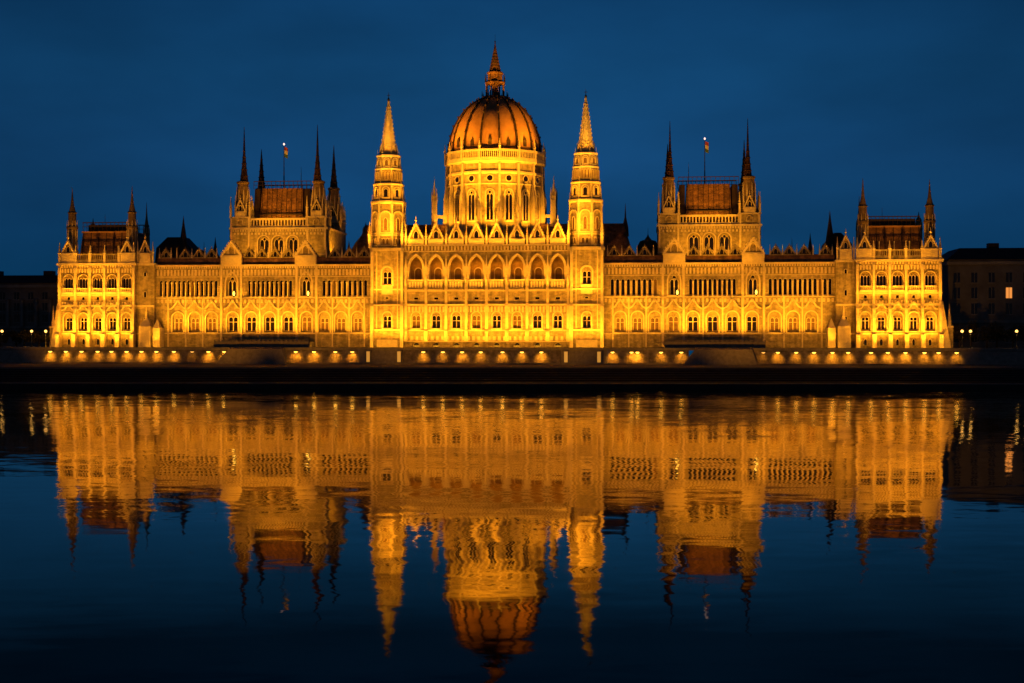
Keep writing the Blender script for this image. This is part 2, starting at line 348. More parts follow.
# ------------------------------------------------------------------ long wings
def wing(s):
    F=3.0
    a,b=sx(s,35.2,103.9)
    low=[s*x for x in (40.2,45.4,50.6,86.2,91.6,96.9)]; mid=[s*x for x in (56.2,62.0,67.85,73.7,79.5)]
    arc=[]
    for (x0,x1,n) in ((37.0,51.6,9),(60.6,75.0,10),(84.2,103.2,13)):
        p=(x1-x0)/n; arc+=[s*(x0+p*(i+.5)) for i in range(n)]
    big=[s*56.4,s*79.8]
    mb=MB(STONE)
    mb.face([(a,F,G),(b,F,G),(b,F,13.4),(a,F,13.4)])
    strip(mb,a,b,13.4,24.6,F,[(c,1.75,13.8,18.3,'round') for c in low+mid],1.0)
    strip(mb,a,b,24.6,32.6,F,[(c,.55,25.0,29.5,'round') for c in arc]+[(c,1.75,25.0,29.2,'pointed') for c in big],1.1)
    mb.m=CARVE; mb.face([(a,F,32.6),(b,F,32.6),(b,F,34.2),(a,F,34.2)])
    mb.m=STONE; mb.face([(a,F,34.3),(b,F,34.3),(b,F+18,34.3),(a,F+18,34.3)]); mb.face([(a,F+18,G),(b,F+18,G),(b,F+18,34.3),(a,F+18,34.3)])
    mb.m=TRIM
    mb.box(a,b,F-.5,F+.6,34.2,34.75); mb.box(a,b,F-.3,F-.003,13.3,13.65); mb.box(a,b,F-.3,F-.003,24.3,24.65)
    mb.box(a,b,F-.18,F-.003,30.9,31.1)
    corbels(mb,a,b,F,33.6,34.18,.75,.3); corbels(mb,a,b,F,31.35,33.2,1.1,.16); corbels(mb,a,b,F,22.9,24.0,1.3,.14)
    p=mb.obj('river_wing',root)
    bk=MB(INNER); bk.face([(a,F+1.6,24.7),(b,F+1.6,24.7),(b,F+1.6,32.5),(a,F+1.6,32.5)]); bk.obj('gallery_back_wall',p)
    for c in arc:
        O('arcade_window',winmesh(.55,4.5,'round',.75,((0,.44,.1,4.4,'round'),),pane=random.choice((GLASS,)*6+(DIMGLASS,)),frame=.1),p,(c,F,25.0))
        col=MB(TRIM); 
    cs=sorted({round(c,2) for c in arc})
    for c0,c1 in zip(cs,cs[1:]):
        if c1-c0<2: 
            m=(c0+c1)/2
            key='colm'
            if key not in CACHE:
                cm=MB(TRIM); cm.lathe([(.3,0),(.3,.3),(.16,.45),(.16,4.0),(.3,4.3),(.3,4.6)],8); CACHE[key]=cm.mesh('column')
            O('column',CACHE[key],p,(m,F-.28,24.7))
    for c in low:
        O('blind_window',winmesh(1.75,4.5,'round',1.0,dbl(.5,.6,3.8,.64),pane=DIMGLASS,transom=3.0,hood=.35),p,(c,F,13.8))
    for c in mid:
        O('arched_window',winmesh(1.75,4.5,'round',1.0,dbl(.6,.5,4.1,.74),transom=3.2,hood=.35,pane=random.choice((GLASS,GLASS,GLASS,DIMGLASS))),p,(c,F,13.8))
    for c in low+mid:
        z=MB(TRIM)
        for q in (-1,1):
            z.bar((c+q*2.7,20.9),(c+q*1.5,21.6),.4,F-.35,F-.004); z.bar((c+q*1.5,21.6),(c,23.9),.42,F-.38,F-.004)
        z.obj('ogee_hood',p)
    for c in big:
        O('bay_window',winmesh(1.75,4.2,'pointed',1.0,((-.65,.5,.2,3.9,'pointed'),(.65,.5,.2,3.9,'pointed'),(0,.55,5.1,5.3,'round')),hood=.45),p,(c,F,25.0))
        lm=MB(IRON); lm.box(c+.72,c+1.08,F-.9,F-.5,24.66,25.1); lm.m=LENSW; lm.lathe([(.1,25.1),(.3,25.4),(.36,25.9),(.2,26.3),(.05,26.5)],8,c+.9,F-.7); lm.obj('sill_lamp',p)
        O('gable',gablemesh(6.6,4.6,2.4,depth=1.6,back=BROWNR,inner=STONE,fin=1.0,wallm=TRIM,pane=CARVE),p,(c,F-.7,34.8))
    # pilasters bounding the projecting bays
    for x in (38.0,42.8,48.0,53.0,59.2,65.0,70.8,76.7,83.0,88.9,94.3,100.0):
        strong=x in (53.0,59.2,76.7,83.0)
        q=MB(TRIM); w=.34 if strong else .22; d=.6 if strong else .35
        q.box(s*x-w,s*x+w,F-d,F-.003,G,24.3 if not strong else 34.2); q.obj('pilaster',p)
    # tiled parapet strip and dormers
    r=MB(BROWNR); r.loft([[(a,F+.6,34.3),(b,F+.6,34.3),(b,F+14,34.3),(a,F+14,34.3)],[(a,F+1.2,37.0),(b,F+1.2,37.0),(b,F+13,37.0),(a,F+13,37.0)]])
    r.m=DARKR; r.box(a,b,F+1.0,F+1.5,37.0,37.15)
    r.obj('roof',p)
    for x in (38.4,43.0,47.6,62.2,66.4,70.6,74.6,86.6,90.6,95.0,101.2):
        O('dormer',gablemesh(3.9,2.8,0,depth=.8,back=DARKR,inner=DARKR,fin=.9,wallm=STONE),p,(s*x,F+1.0,36.9))
    for x in (36.4,40.7,45.3,50.2,60.5,64.3,68.5,72.6,84.9,88.6,92.8,97.6,99.5,103.2):
        O('pinnacle',pinmesh(.42,1.4,1.9),p,(s*x,F+1.1,36.9))
    # dark roofs and spirelets of the courtyard ranges behind
    u0,u1=(-109.3,-98.0) if s<0 else (103.0,111.0)
    h=MB(DARKR)
    h.loft([[(u0,16,34),(u1,16,34),(u1,30,34),(u0,30,34)],[(u0 if s>0 else u0,18,41),(u1,18,41),(u1,28,41),(u0,28,41)],[(u0+3,20,44.6),(u1-3,20,44.6),(u1-3,26,44.6),(u0+3,26,44.6)]])
    h.obj('courtyard_roof',root)
    for (x,v,z0,top,rr) in ((98.9 if s<0 else 103.8,14,36,51.0,1.9),(88.8 if s<0 else 98.0,15,36,44.2,1.1),(92.5,15,36,42.6,.4),(47,22,38,43,1.0)):
        t=MB(DARKR); t.lathe([(rr,z0),(rr,z0+2),(rr*.62,z0+(top-z0)*.45),(rr*.2,z0+(top-z0)*.8),(.04,top)],8,s*x,v); t.obj('ridge_spire',root)
    # pylon with a floodlit face where the wing meets the corner bay
    t=MB(TRIM); x=s*102.4; t.box(x-1.1,x+1.1,-1.2,2.9,G,15.2); t.lathe([(1.5,15.2),(.1,17.9)],4,x,.0); t.obj('pylon',p)
M2(wing)
# ------------------------------------------------------------------ mid towers
def midtower(s):
    c=68.0*s-.6; V=16.0; D=28.0
    mb=MB(STONE); a,b=c-15.8,c+15.8
    ops=[(c+k*4.7,1.8,39.2,42.7,'round') for k in (-1,0,1)]
    strip(mb,a,b,30,46.6,V,ops,1.2)
    for x in (a,b): mb.face([(x,V,30),(x,V+D,30),(x,V+D,46.6),(x,V,46.6)])
    mb.face([(a,V+D,30),(b,V+D,30),(b,V+D,46.6),(a,V+D,46.6)]); mb.face([(a,V,46.6),(b,V,46.6),(b,V+D,46.6),(a,V+D,46.6)])
    mb.m=TRIM; mb.box(a-.3,b+.3,V-.35,V+D+.3,46.6,47.2); mb.box(a,b,V-.25,V-.003,38.4,38.8)
    corbels(mb,a,b,V,45.9,46.58,.8,.3); corbels(mb,a,b,V,44.9,45.6,1.1,.14)
    p=mb.obj('roof_tower',root)
    for (uc,*_) in ops: O('arched_window',winmesh(1.8,3.5,'round',1.1,((-.75,.6,.2,3.2,'pointed'),(.75,.6,.2,3.2,'pointed'),(0,.45,4.0,4.3,'round')),hood=.35),p,(uc,V,39.2))
    bl=MB(TRIM); balustrade(bl,c-9.0,c+9.0,V+.1,V+.6,47.2,50.2,.95); bl.obj('balustrade',p)
    for (dx,v) in ((-12.4,V+3.2),(12.4,V+3.2),(-12.4,V+D-3.2),(12.4,V+D-3.2)):
        u=c+dx
        q=MB(STONE); q.box(u-3.35,u+3.35,v-3.15,v+3.15,47.2,50.3); q.m=TRIM; q.box(u-3.55,u+3.55,v-3.35,v+3.35,50.3,50.7)
        for k in (-1,1): q.box(u+k*2.9-.3,u+k*2.9+.3,v-3.45,v-3.16,40,50.3)
        cb=q.obj('corner_block',p)
        O('blind_arch',winmesh(1.1,1.2,'round',-.05,((0,.85,.2,1.1,'round'),),pane=CARVE),cb,(u,v-3.16,47.8))
        for k in (-1,1):
            O('pinnacle',pinmesh(.6,3.0,3.6),cb,(u+k*3.1,v-3.0,50.7)); O('pinnacle',pinmesh(.55,2.4,3.4),cb,(u+k*3.1,v+3.0,50.7)); O('pinnacle',pinmesh(.4,3.8,3.2),cb,(u+k*1.8,v-2.4,50.7))
        O('gable',gablemesh(3.4,3.8,1.6,depth=.6,fin=1.6,inner=DARKR),cb,(u,v-3.2,50.7)); O('gable',gablemesh(3.4,3.8,1.6,depth=.6,fin=1.6,inner=DARKR),cb,(u+3.2,v,50.7),PI/2)
        t=MB(DARKR); t.m=TURR
        t.lathe([(2.7,50.7),(2.4,54),(2.0,56.5),(1.75,61.3),(2.05,61.6),(2.05,62.1),(1.3,62.4)],8,u,v)
        t.m=TRIM
        for k in range(8):
            an=PI/8+k*PI/4; x,y=u+2.0*math.cos(an),v+2.0*math.sin(an)
            t.lathe([(.32,50.7),(.28,57.5),(.02,60.6)],4,x,y)
        tt=t.obj('turret',cb)
    for (dx,v,top) in ((-12.0,V+3.2,79.8),(12.0,V+3.2,80.2),(-12.4,V+D-3.2,75.5),(12.4,V+D-3.2,76.5)):
        u=c+dx; q=MB(BROWNR)
        q.lathe([(1.35,62.3),(.85,66.0),(.42,71),(.07,top)],8,u,v)
        for zz in (64,66,68,70,72): q.lathe([(1.35-(zz-62.3)*.105,zz-.15),(1.55-(zz-62.3)*.105,zz),(1.3-(zz-62.3)*.105,zz+.2)],8,u,v); q.obj('spire',p)
    r=MB(BROWNR)
    r.loft([[(c-7.2,V+3.5,47.2),(c+7.2,V+3.5,47.2),(c+7.2,V+19,47.2),(c-7.2,V+19,47.2)],[(c-6.6,V+5.2,60.2),(c+6.6,V+5.2,60.2),(c+6.6,V+17.5,60.2),(c-6.6,V+17.5,60.2)]])
    r.m=RIBM
    for k in (-1,1):
        x=c+k*8.2; r.loft([[(x-1,V+4,47.2),(x+1,V+4,47.2),(x+1,V+19,47.2),(x-1,V+19,47.2)],[(x-.9,V+5.4,60.0),(x+.9,V+5.4,60.0),(x+.9,V+17.4,60.0),(x-.9,V+17.4,60.0)]])
    r.box(c-6.8,c+6.8,V+3.3,V+3.9,51.6,51.9)
    for k in range(9):
        x=c-6.4+k*1.6
        r.loft([[(x-.07,V+3.4,47.2),(x+.07,V+3.4,47.2),(x+.07,V+4,47.2),(x-.07,V+4,47.2)],[(x-.07,V+5.05,60.1),(x+.07,V+5.05,60.1),(x+.07,V+5.7,60.1),(x-.07,V+5.7,60.1)]])
    r.obj('roof',p)
    cr=MB(RIBM)
    for yy in (V+5.0,V+17.4):
        cr.box(c-9.4,c+9.4,yy,yy+.15,62.3,62.55); cr.box(c-9.4,c+9.4,yy,yy+.15,61.2,61.35)
        for k in range(14): x=c-9.4+k*18.7/13; cr.box(x,x+.14,yy+.02,yy+.13,60,62.3)
    cr.obj('roof_crest',p)
    ld=MB(TRIM); ld.lathe([(.16,60),(.1,66),(.03,68.5)],6,c+(3.2 if s<0 else -5.8),V+17); ld.obj('lightning_rod',p)
    # flagpole stands on the tower roof: a thing of its own
    f=bpy.data.objects.new('flagpole',None); COL.objects.link(f)
    w=W(c-1.0 if s<0 else c-.9,V+11,60.2); f.location=w; f.rotation_euler=(0,0,-TH)
    q=MB(IRON); q.lathe([(.24,0),(.14,8),(.1,14.6)],8); q.obj('pole',f)
    bm=MB(); ms=('red','white','green')
    for i,k in enumerate(ms):
        bm.m=FLAGM[k]; z1=14.3-i*1.15
        for j in range(5):
            x0,x1=.15+j*.22,.15+(j+1)*.22; y0,y1=.18*math.sin(j*1.4),.18*math.sin((j+1)*1.4)
            bm.loft([[(x0,y0,z1-1.15-.5*x0),(x1,y1,z1-1.15-.5*x1),(x1,y1+.03,z1-1.15-.5*x1),(x0,y0+.03,z1-1.15-.5*x0)],[(x0,y0,z1-.5*x0),(x1,y1,z1-.5*x1),(x1,y1+.03,z1-.5*x1),(x0,y0+.03,z1-.5*x0)]])
    bm.obj('flag',f)
    be=MB(BEACON); be.lathe([(.05,14.6),(.28,14.85),(.28,15.1),(.05,15.4)],8); be.obj('beacon',f)
    tag(f,('flagpole with small lit flag on the roof tower nearer the columned dark palace, left one' if s<0 else 'flagpole with small lit flag on the roof tower nearer the single lit window, right one'),
        'flagpole','flagpoles on the roof towers')
M2(midtower)
# ------------------------------------------------------------------ central block
CEN=[-21.55+6.16*i for i in range(8)]
mb=MB(STONE); a,b=-25.2,25.2
strip(mb,a,b,G,14.5,0,[(c,1.1,G+.1,G+.5,'round') for c in CEN],.8)
strip(mb,a,b,14.5,22.2,0,[(c,1.35,15.0,18.6,'round') for c in CEN],.8)
strip(mb,a,b,22.2,26.5,0,[(c,.75,23.7,24.5,'flat') for c in CEN],.5)
strip(mb,a,b,26.5,38.3,-.001,[(c,2.05,29.5,33.6,'pointed') for c in CEN],1.0)
mb.m=CARVE; mb.box(a,b,-.25,1,38.3,40.0)
mb.m=STONE; mb.face([(a,0,40),(b,0,40),(b,26,40),(a,26,40)]); 
for x in (a,b): mb.face([(x,0,G),(x,26,G),(x,26,40),(x,0,40)])
mb.m=TRIM; mb.box(a,b,-.6,.5,40.0,40.35); mb.box(a,b,-.4,-.255,38.2,38.5); corbels(mb,a,b,-.25,38.6,39.9,1.0,.25); corbels(mb,a,b,0,19.9,21.6,1.03,.13); corbels(mb,a,b,0,11.4,12.6,1.54,.16)
mb.box(a,b,-.45,-.003,21.9,22.4); mb.box(a,b,-.35,-.003,14.2,14.6); mb.box(a,b,-.6,-.004,26.2,26.7); mb.box(a,b,-.3,-.003,11.0,11.2)
cen=mb.obj('central_block',root)
lg=MB(INNER)
lg.face([(a,4.6,27),(b,4.6,27),(b,4.6,38),(a,4.6,38)]); lg.face([(a,1.02,29.3),(b,1.02,29.3),(b,4.6,29.3),(a,4.6,29.3)]); lg.face([(a,1.02,38),(b,1.02,38),(b,4.6,38),(a,4.6,38)])
for i in range(9):
    x=-24.6+6.16*i; lg.box(x-.35,x+.35,1.05,4.55,29.3,37.9)
for x in CEN:                                       # back doors and vault ribs in the gallery
    o=outline(x,1.0,29.4,32.4,'round',5); lg.m=DIMGLASS; lg.face([(p,4.55,q) for p,q in o]); lg.m=TRIM; lg.band(o,x,.3,4.3,4.59)
lg.obj('loggia_interior',cen)
for i,c in enumerate(CEN):
    q=MB(TRIM); o=outline(c,2.05,29.5,33.6,'pointed',7); q.band(o,c,.55,-.35,-.005)
    q.band(outline(c,1.85,29.5,33.6,'pointed',7),c,.18,.3,.6); q.obj('arch_moulding',cen)
    O('lower_window',winmesh(1.35,3.6,'round',.8,dbl(.53,.2,3.3,.64),transom=2.3,hood=.32,pane=random.choice((GLASS,GLASS,DIMGLASS))),cen,(c,0,15.0))
    O('slot_window',winmesh(.75,.8,'flat',.5,((0,.62,.1,.7,'flat'),)),cen,(c,0,23.7))
    O('basement_opening',winmesh(1.1,.4,'round',.8,((0,.9,.05,.35,'round'),)),cen,(c,0,G+.1))
    w=MB(STONE); w.box(c-2.2,c+2.2,-.9,-.61,26.9,29.4); w.m=TRIM; w.box(c-2.3,c+2.3,-1.05,-.006,26.5,26.9); w.box(c-2.3,c+2.3,-1.0,.2,29.4,29.75)
    for k in range(5): w.box(c-1.9+k*.85,c-1.5+k*.85,-.97,-.905,27.3,29.1)
    w.obj('balcony',cen)
    O('gable',gablemesh(4.7,5.0,1.5,fin=2.4,depth=.9),cen,(c,-.45,40.35))
    # statues on the gallery piers
for i in range(9):
    x=-24.6+6.16*i; q=MB(TRIM)
    q.box(x-.42,x+.42,-.75,-.003,14.7,21.9); q.box(x-.36,x+.36,-.6,-.004,22.4,26.2); q.box(x-.5,x+.5,-.75,-.36,26.7,33.6)
    q.lathe([(.5,33.6),(.15,36.4),(.03,37.2)],4,x,-.5)
    q.lathe([(.28,28.2),(.36,29.6),(.22,30.6),(.2,31),(.02,31.4)],8,x,-.95)
    q.box(x-.55,x+.55,-1.0,-.36,11.2,14.15)
    q.obj('pilaster',cen)
    O('pinnacle',pinmesh(.62,2.6,3.6),cen,(x,-.3,40.35))
r=MB(DARKR)                                          # steep hall roofs either side of the dome
for s in (-1,1):
    u0,u1=sx(s,14,44)
    r.m=BROWNR; r.loft([[(u0,13,38),(u1,13,38),(u1,35,38),(u0,35,38)],[(u0+(0 if s>0 else 3),20,48.0),(u1-(3 if s>0 else 0),20,48.0),(u1-(3 if s>0 else 0),28,48.0),(u0+(0 if s>0 else 3),28,48.0)]])
r.m=BROWNR; r.box(-25,25,1.2,1.6,40,41)
r.obj('hall_roof',cen)
for s,top in ((1,54.5),(-1,49)):
    t=MB(DARKR); t.lathe([(1.2,44),(1.0,47),(.3,50 if s>0 else 48),(.04,top)],8,s*41.5,22); t.obj('ridge_spire',cen)
# ------------------------------------------------------------------ spired towers beside the block
def tower(s):
    c=30.3*s; cy=4.4; a,b=c-5.05,c+5.05
    mb=MB(STONE)
    strip(mb,a,b,G,21.9,-.7,[(c,1.35,15.0,18.6,'round')],.8)
    strip(mb,a,b,21.9,39.0,-.7,[(c,1.5,28.2,32.0,'round')],.8)
    for x in (a,b): mb.face([(x,-.7,G),(x,10,G),(x,10,39),(x,-.7,39)])
    mb.face([(a,-.7,39),(b,-.7,39),(b,10,39),(a,10,39)]); mb.face([(a,10,G),(b,10,G),(b,10,39),(a,10,39)])
    mb.m=TRIM
    for z in (14.3,21.9,26.6,38.6): mb.box(a-.2,b+.2,-1.1,-.703,z,z+.45)
    mb.box(a-.3,b+.3,-1.2,10.2,39,39.5); mb.box(c-1.7,c+1.7,-.82,-.704,25.3,27.8)
    mb.box(c-3.2,c+3.2,-.95,-.705,9.3,11.6)
    for k in (-1,1):
        mb.box(c+k*4.6-.5,c+k*4.6+.5,-1.7,-.706,G,21.8); mb.box(c+k*4.6-.42,c+k*4.6+.42,-1.4,-.706,22.4,38.5)
        mb.box(c+k*3.2-.15,c+k*3.2+.15,-.95,-.706,15,38.4)
    p=mb.obj('spired_tower',root)
    O('lower_window',winmesh(1.35,3.6,'round',.8,dbl(.5,.3,3.2,.62),transom=2.3,hood=.32),p,(c,-.7,15))
    O('upper_window',winmesh(1.5,3.8,'round',.8,dbl(.52,.3,3.4,.64),transom=2.2,hood=.5),p,(c,-.7,28.2))
    O('slot_window',winmesh(.7,.7,'flat',-.05,((0,.5,.15,.55,'flat'),)),p,(c,-.7,23.9))
    c=c-.5
    def oct(m,prof): m.lathe([(r/math.cos(PI/8),z) for r,z in prof],8,c,cy)
    st=MB(STONE)
    oct(st,[(4.9,39.5),(4.8,52.9)]); st.m=TRIM; oct(st,[(4.9,52.9),(5.2,53.3),(5.2,53.8),(4.5,54.2)])
    oct(st,[(4.95,43.2),(5.05,43.3),(5.05,43.6),(4.9,43.7)])
    st.m=STONE; oct(st,[(4.4,54.2),(4.3,58.6)]); st.m=TRIM; oct(st,[(4.4,58.6),(4.55,58.9),(4.55,59.2),(4.0,59.6)])
    st.m=STONE; oct(st,[(3.9,59.6),(3.8,63.4)]); st.m=TRIM; oct(st,[(3.8,63.4),(4.0,63.6),(4.0,63.9),(3.5,64.2)])
    st.m=STONE; oct(st,[(3.45,64.2),(3.3,67.4)]); st.m=TRIM; oct(st,[(3.3,67.4),(3.6,67.6),(3.6,68.0),(2.4,68.2)])
    up=st.obj('belfry',p)
    sp=MB(TRIM); oct(sp,[(2.45,68.2),(.28,85.0)]); sp.m=TRIM
    for i in range(13):
        z=69.4+i*1.15; rr=2.45-(z-68.2)*(2.17/16.8); oct(sp,[(rr,z-.1),(rr+.07,z),(rr,z+.1)])
    for k in range(8):
        an=PI/8+k*PI/4
        for i in range(12):
            z=69+i*1.25; rr=(2.45-(z-68.2)*(2.17/16.8))/math.cos(PI/8)+.1
            x,y=c+rr*math.cos(an),cy+rr*math.sin(an); sp.box(x-.1,x+.1,y-.1,y+.1,z,z+.28)
    spo=sp.obj('spire',p)
    fn=MB(IRON); fn.lathe([(.3,84.8),(.45,85.4),(.12,85.9),(.05,87.6)],8,c,cy); fn.box(c-.5,c+.5,cy-.06,cy+.06,86.6,86.75); fn.obj('finial',spo)
    for k in (-2,-1,0,1,2):
        an=-PI/2+k*PI/4; nx,ny=math.cos(an),math.sin(an)
        def on(r,z,me,nm,par=up): O(nm,me,par,(c+r*nx,cy+r*ny,z),an+PI/2)
        on(4.88,44.2,winmesh(1.45,4.8,'round',-.05,((0,.55,.5,3.4,'pointed'),(0,1.3,.2,4.7,'round')) if 0 else ((0,.5,.6,3.6,'pointed'),),pane=DIMGLASS,hood=.4),'arched_window')
        on(4.9,40.4,winmesh(1.4,1.9,'flat',-.05,((-.6,.4,.3,1.3,'pointed'),(.6,.4,.3,1.3,'pointed')),pane=DIMGLASS,hood=.2),'tracery_panel')
        on(4.38,54.9,winmesh(.95,2.2,'round',-.05,((0,.6,.2,1.9,'round'),),hood=.25),'arched_window')
        for j in (-1,0,1):
            ax=-ny; tx,ty=-ny,nx
            O('slit_window',winmesh(.32,2.5,'pointed',-.05,((0,.22,.2,2.3,'pointed'),),pane=DIMGLASS,frame=.1),up,(c+3.86*nx+tx*j*.95,cy+3.86*ny+ty*j*.95,60.2),an+PI/2)
        on(3.4,64.6,winmesh(.75,1.6,'round',-.05,((0,.5,.2,1.3,'round'),),pane=DIMGLASS,hood=.2),'small_window')
        on(2.65,68.2,gablemesh(1.9,2.4,.5,depth=.4,fin=.8),'gable',spo)
    for k in range(8):
        an=PI/8+k*PI/4; nx,ny=math.cos(an),math.sin(an)
        for (r,z,w,hs,hp) in ((5.1,40.0,.5,13.2,2.8),(4.45,54.0,.38,4.4,2.4),(3.95,59.4,.34,4.0,2.1),(3.4,64,.32,3.4,2.4)):
            O('pinnacle',pinmesh(w,hs,hp),up,(c+r*nx,cy+r*ny,z),an)
    for kx in (-1,1):
        for ky in (-.1,8.8): O('pinnacle',pinmesh(.8,4.2,3.8),p,(c+kx*5.0,ky,39.5))
M2(tower)
# ------------------------------------------------------------------ dome
dx,dy=0.0,24.0; N=16
d=MB(STONE); R=lambda r:r/math.cos(PI/16)
# 16 sided drum: faces centred on the front
rt=PI/16
d.lathe([(R(15.0),38),(R(15.0),62.8)],16,dx,dy,rt-PI/2+0)
d.m=TRIM; d.lathe([(R(15.0),62.8),(R(15.5),63.2),(R(15.5),63.7),(R(14.9),64)],16,dx,dy,rt-PI/2)
d.lathe([(R(15.05),59.6),(R(15.25),59.7),(R(15.25),60),(R(15.05),60.1)],16,dx,dy,rt-PI/2)
d.m=STONE; d.lathe([(R(14.8),64),(R(14.8),66.2)],16,dx,dy,rt-PI/2)
d.m=TRIM; d.lathe([(R(14.8),66.2),(R(15.9),66.8),(R(15.9),67.3),(R(15.3),67.3)],16,dx,dy,rt-PI/2)
drum=d.obj('dome_drum',root)
fw=2*R(15.7)*math.sin(PI/16)
key=MB(TRIM); balustrade(key,-fw/2,fw/2,-.2,.2,67.3,70.4,.62); bal=key.mesh('balustrade')
for k in range(16):
    an=-PI/2+k*PI/8; nx,ny=math.cos(an),math.sin(an)
    O('balustrade',bal,drum,(dx+15.7*nx,dy+15.7*ny,0),an+PI/2)
    if ny<.35:
        O('lancet_window',winmesh(1.15,8.4,'round',-.05,((-.52,.46,.3,7.4,'pointed'),(.52,.46,.3,7.4,'pointed'),(0,.42,8.4,8.7,'circle')),pane=GLASS if k in (0,1,15,2,14) else DIMGLASS,frame=.2,hood=.42),drum,(dx+15.02*nx,dy+15.02*ny,48.4),an+PI/2)
        O('round_window',winmesh(1.2,1.2,'round',-.05,((0,.9,0,1.2,'circle'),),hood=.0,frame=.28),drum,(dx+15.03*nx,dy+15.03*ny,60.3),an+PI/2)
    an2=an+PI/16; nx,ny=math.cos(an2),math.sin(an2)
    if 'dbt' not in CACHE:
        q=MB(TRIM); q.loft([[(-.55,-1.5,38),(.55,-1.5,38),(.55,.4,38),(-.55,.4,38)],[(-.5,-1.2,56),(.5,-1.2,56),(.5,.4,56),(-.5,.4,56)],[(-.36,-.7,59),(.36,-.7,59),(.36,.4,59),(-.36,.4,59)],[(-.36,-.6,66.2),(.36,-.6,66.2),(.36,.4,66.2),(-.36,.4,66.2)]])
        CACHE['dbt']=q.mesh('buttress')
    O('buttress',CACHE['dbt'],drum,(dx+R(15.0)*nx,dy+R(15.0)*ny,0),an2+PI/2)
    O('pinnacle',pinmesh(.55,4.2,2.2),drum,(dx+R(15.7)*nx,dy+R(15.7)*ny,67.3),an2+PI/2)
# free standing flyer piers around the drum
for k in range(16):
    an=-PI/2+(k+.5)*PI/8; nx,ny=math.cos(an),math.sin(an)
    if abs(nx)<.9 or ny>0: continue
    q=MB(TRIM); q.box(-.9,.9,-.9,.9,38,55.5); q.box(-.35,.35,.9,4.6,50,51); q.box(-.7,.7,-.7,.7,55.5,57); q.lathe([(.7,57),(.1,62.4),(.03,63.5)],4)
    for j in (-1,1):
        for jj in (-1,1): q.lathe([(.3,55.5),(.26,57.5),(.03,59.5)],4,j*.75,jj*.75)
    q.obj('flyer_pier',drum,(dx+19.4*nx,dy+19.4*ny,0),an+PI/2)
prof=[(14.75,70.2),(14.75,71.2),(14.6,73.2),(14.05,76.0),(12.95,79.2),(11.4,82.1),(9.6,84.5),(7.5,86.5),(5.4,87.8),(4.0,88.4)]
sh=MB(COPPER); sh.smooth=True; sh.lathe(prof,64,dx,dy); dome=sh.obj('dome_shell',root)
for k in range(16):
    an=-PI/2+(k+.5)*PI/8; q=MB(RIBM)
    ca,sa=math.cos(an),math.sin(an)
    rings=[]
    for r,z in prof:
        w=.28*(.4+.6*r/14.75)
        rings.append([(dx+(r+e)*ca-f*sa, dy+(r+e)*sa+f*ca, z+g) for e,f,g in ((-.1,-w,0),(.38,-w,.1),(.38,w,.1),(-.1,w,0))])
    q.loft(rings)
    for (r,z) in prof[2:9]:
        x,y=dx+(r+.45)*ca,dy+(r+.45)*sa; q.box(x-.22,x+.22,y-.22,y+.22,z,z+.5)
    q.obj('rib',dome)
for k in (-3,-2,-1,0,1,2,3):
    an=-PI/2+k*PI/8; r=14.5
    if k%1==0:
        q=MB(RIBM); q.box(-.55,.55,-.5,1.2,71.6,73.6 if k%2==0 else 73.0); z=73.6 if k%2==0 else 73.0
        q.lathe([(.85,z),(.05,z+1.5)],4,0,.1); q.obj('dormer',dome,(dx+r*math.cos(an),dy+r*math.sin(an),0),an+PI/2)
la=MB(BROWNR)
la.lathe([(5.0,88.0),(4.2,88.9),(3.2,89.0)],16,dx,dy); la.lathe([(1.0,88.8),(1.0,93.2)],8,dx,dy)
la.lathe([(3.3,93.0),(3.3,93.5),(2.5,94.0),(2.4,96.0),(2.75,96.3),(2.7,96.7),(1.95,97.1),(1.0,101.6),(.35,104.8),(.12,106.3)],8,dx,dy)
la.m=RIBM
for i in range(6): z=97.8+i*.95; rr=1.95-(z-97.1)*.21; la.lathe([(rr,z-.1),(rr+.14,z),(rr,z+.12)],8,dx,dy)
for k in range(8):
    an=PI/8+k*PI/4; x,y=dx+2.9*math.cos(an),dy+2.9*math.sin(an)
    la.m=BROWNR; la.lathe([(.34,88.9),(.26,89.4),(.26,92.6),(.4,93.0)],6,x,y)
    la.m=RIBM; la.lathe([(.2,93.5),(.18,94.8),(.03,96.4)],4,dx+3.25*math.cos(an),dy+3.25*math.sin(an))
    la.lathe([(.25,88.9),(.2,89.6),(.03,90.8)],4,dx+4.3*math.cos(an),dy+4.3*math.sin(an))
lan=la.obj('lantern',dome)
st=MB(IRON); st.lathe([(.12,106.2),(.3,106.6),(.05,107),(.04,108.9)],6,dx,dy); st.obj('finial',lan)
# ------------------------------------------------------------------ terrace
TV=-12.0; RZ=4.4
tw=bpy.data.objects.new('terrace_wall',None); COL.objects.link(tw); tw.location=(BX,BY,0); tw.rotation_euler=(0,0,-TH)
tag(tw,'long battered granite retaining wall under the palace, with coping and two stair ramps','retaining wall')
def panel(u0,u1,lean0=0,lean1=0,m=GRANITE,top=8.55,name='wall_panel'):
    q=MB(m); q.loft([[(u0-lean0,TV-1.7,RZ),(u1+lean1,TV-1.7,RZ),(u1+lean1,TV+2,RZ),(u0-lean0,TV+2,RZ)],[(u0,TV,top),(u1,TV,top),(u1,TV+2,top),(u0,TV+2,top)]]); q.obj(name,tw)
panel(-420,-132.6,m=COPE); panel(-132.5,-75.4,0,-1.4); panel(-59.5,-37.0); panel(-36.9,-23.2,m=COPE); panel(-23.1,23.1); panel(23.2,36.9,m=COPE); panel(37.0,60.3); panel(77.0,136.5,-1.4,0); panel(136.6,420,m=COPE)
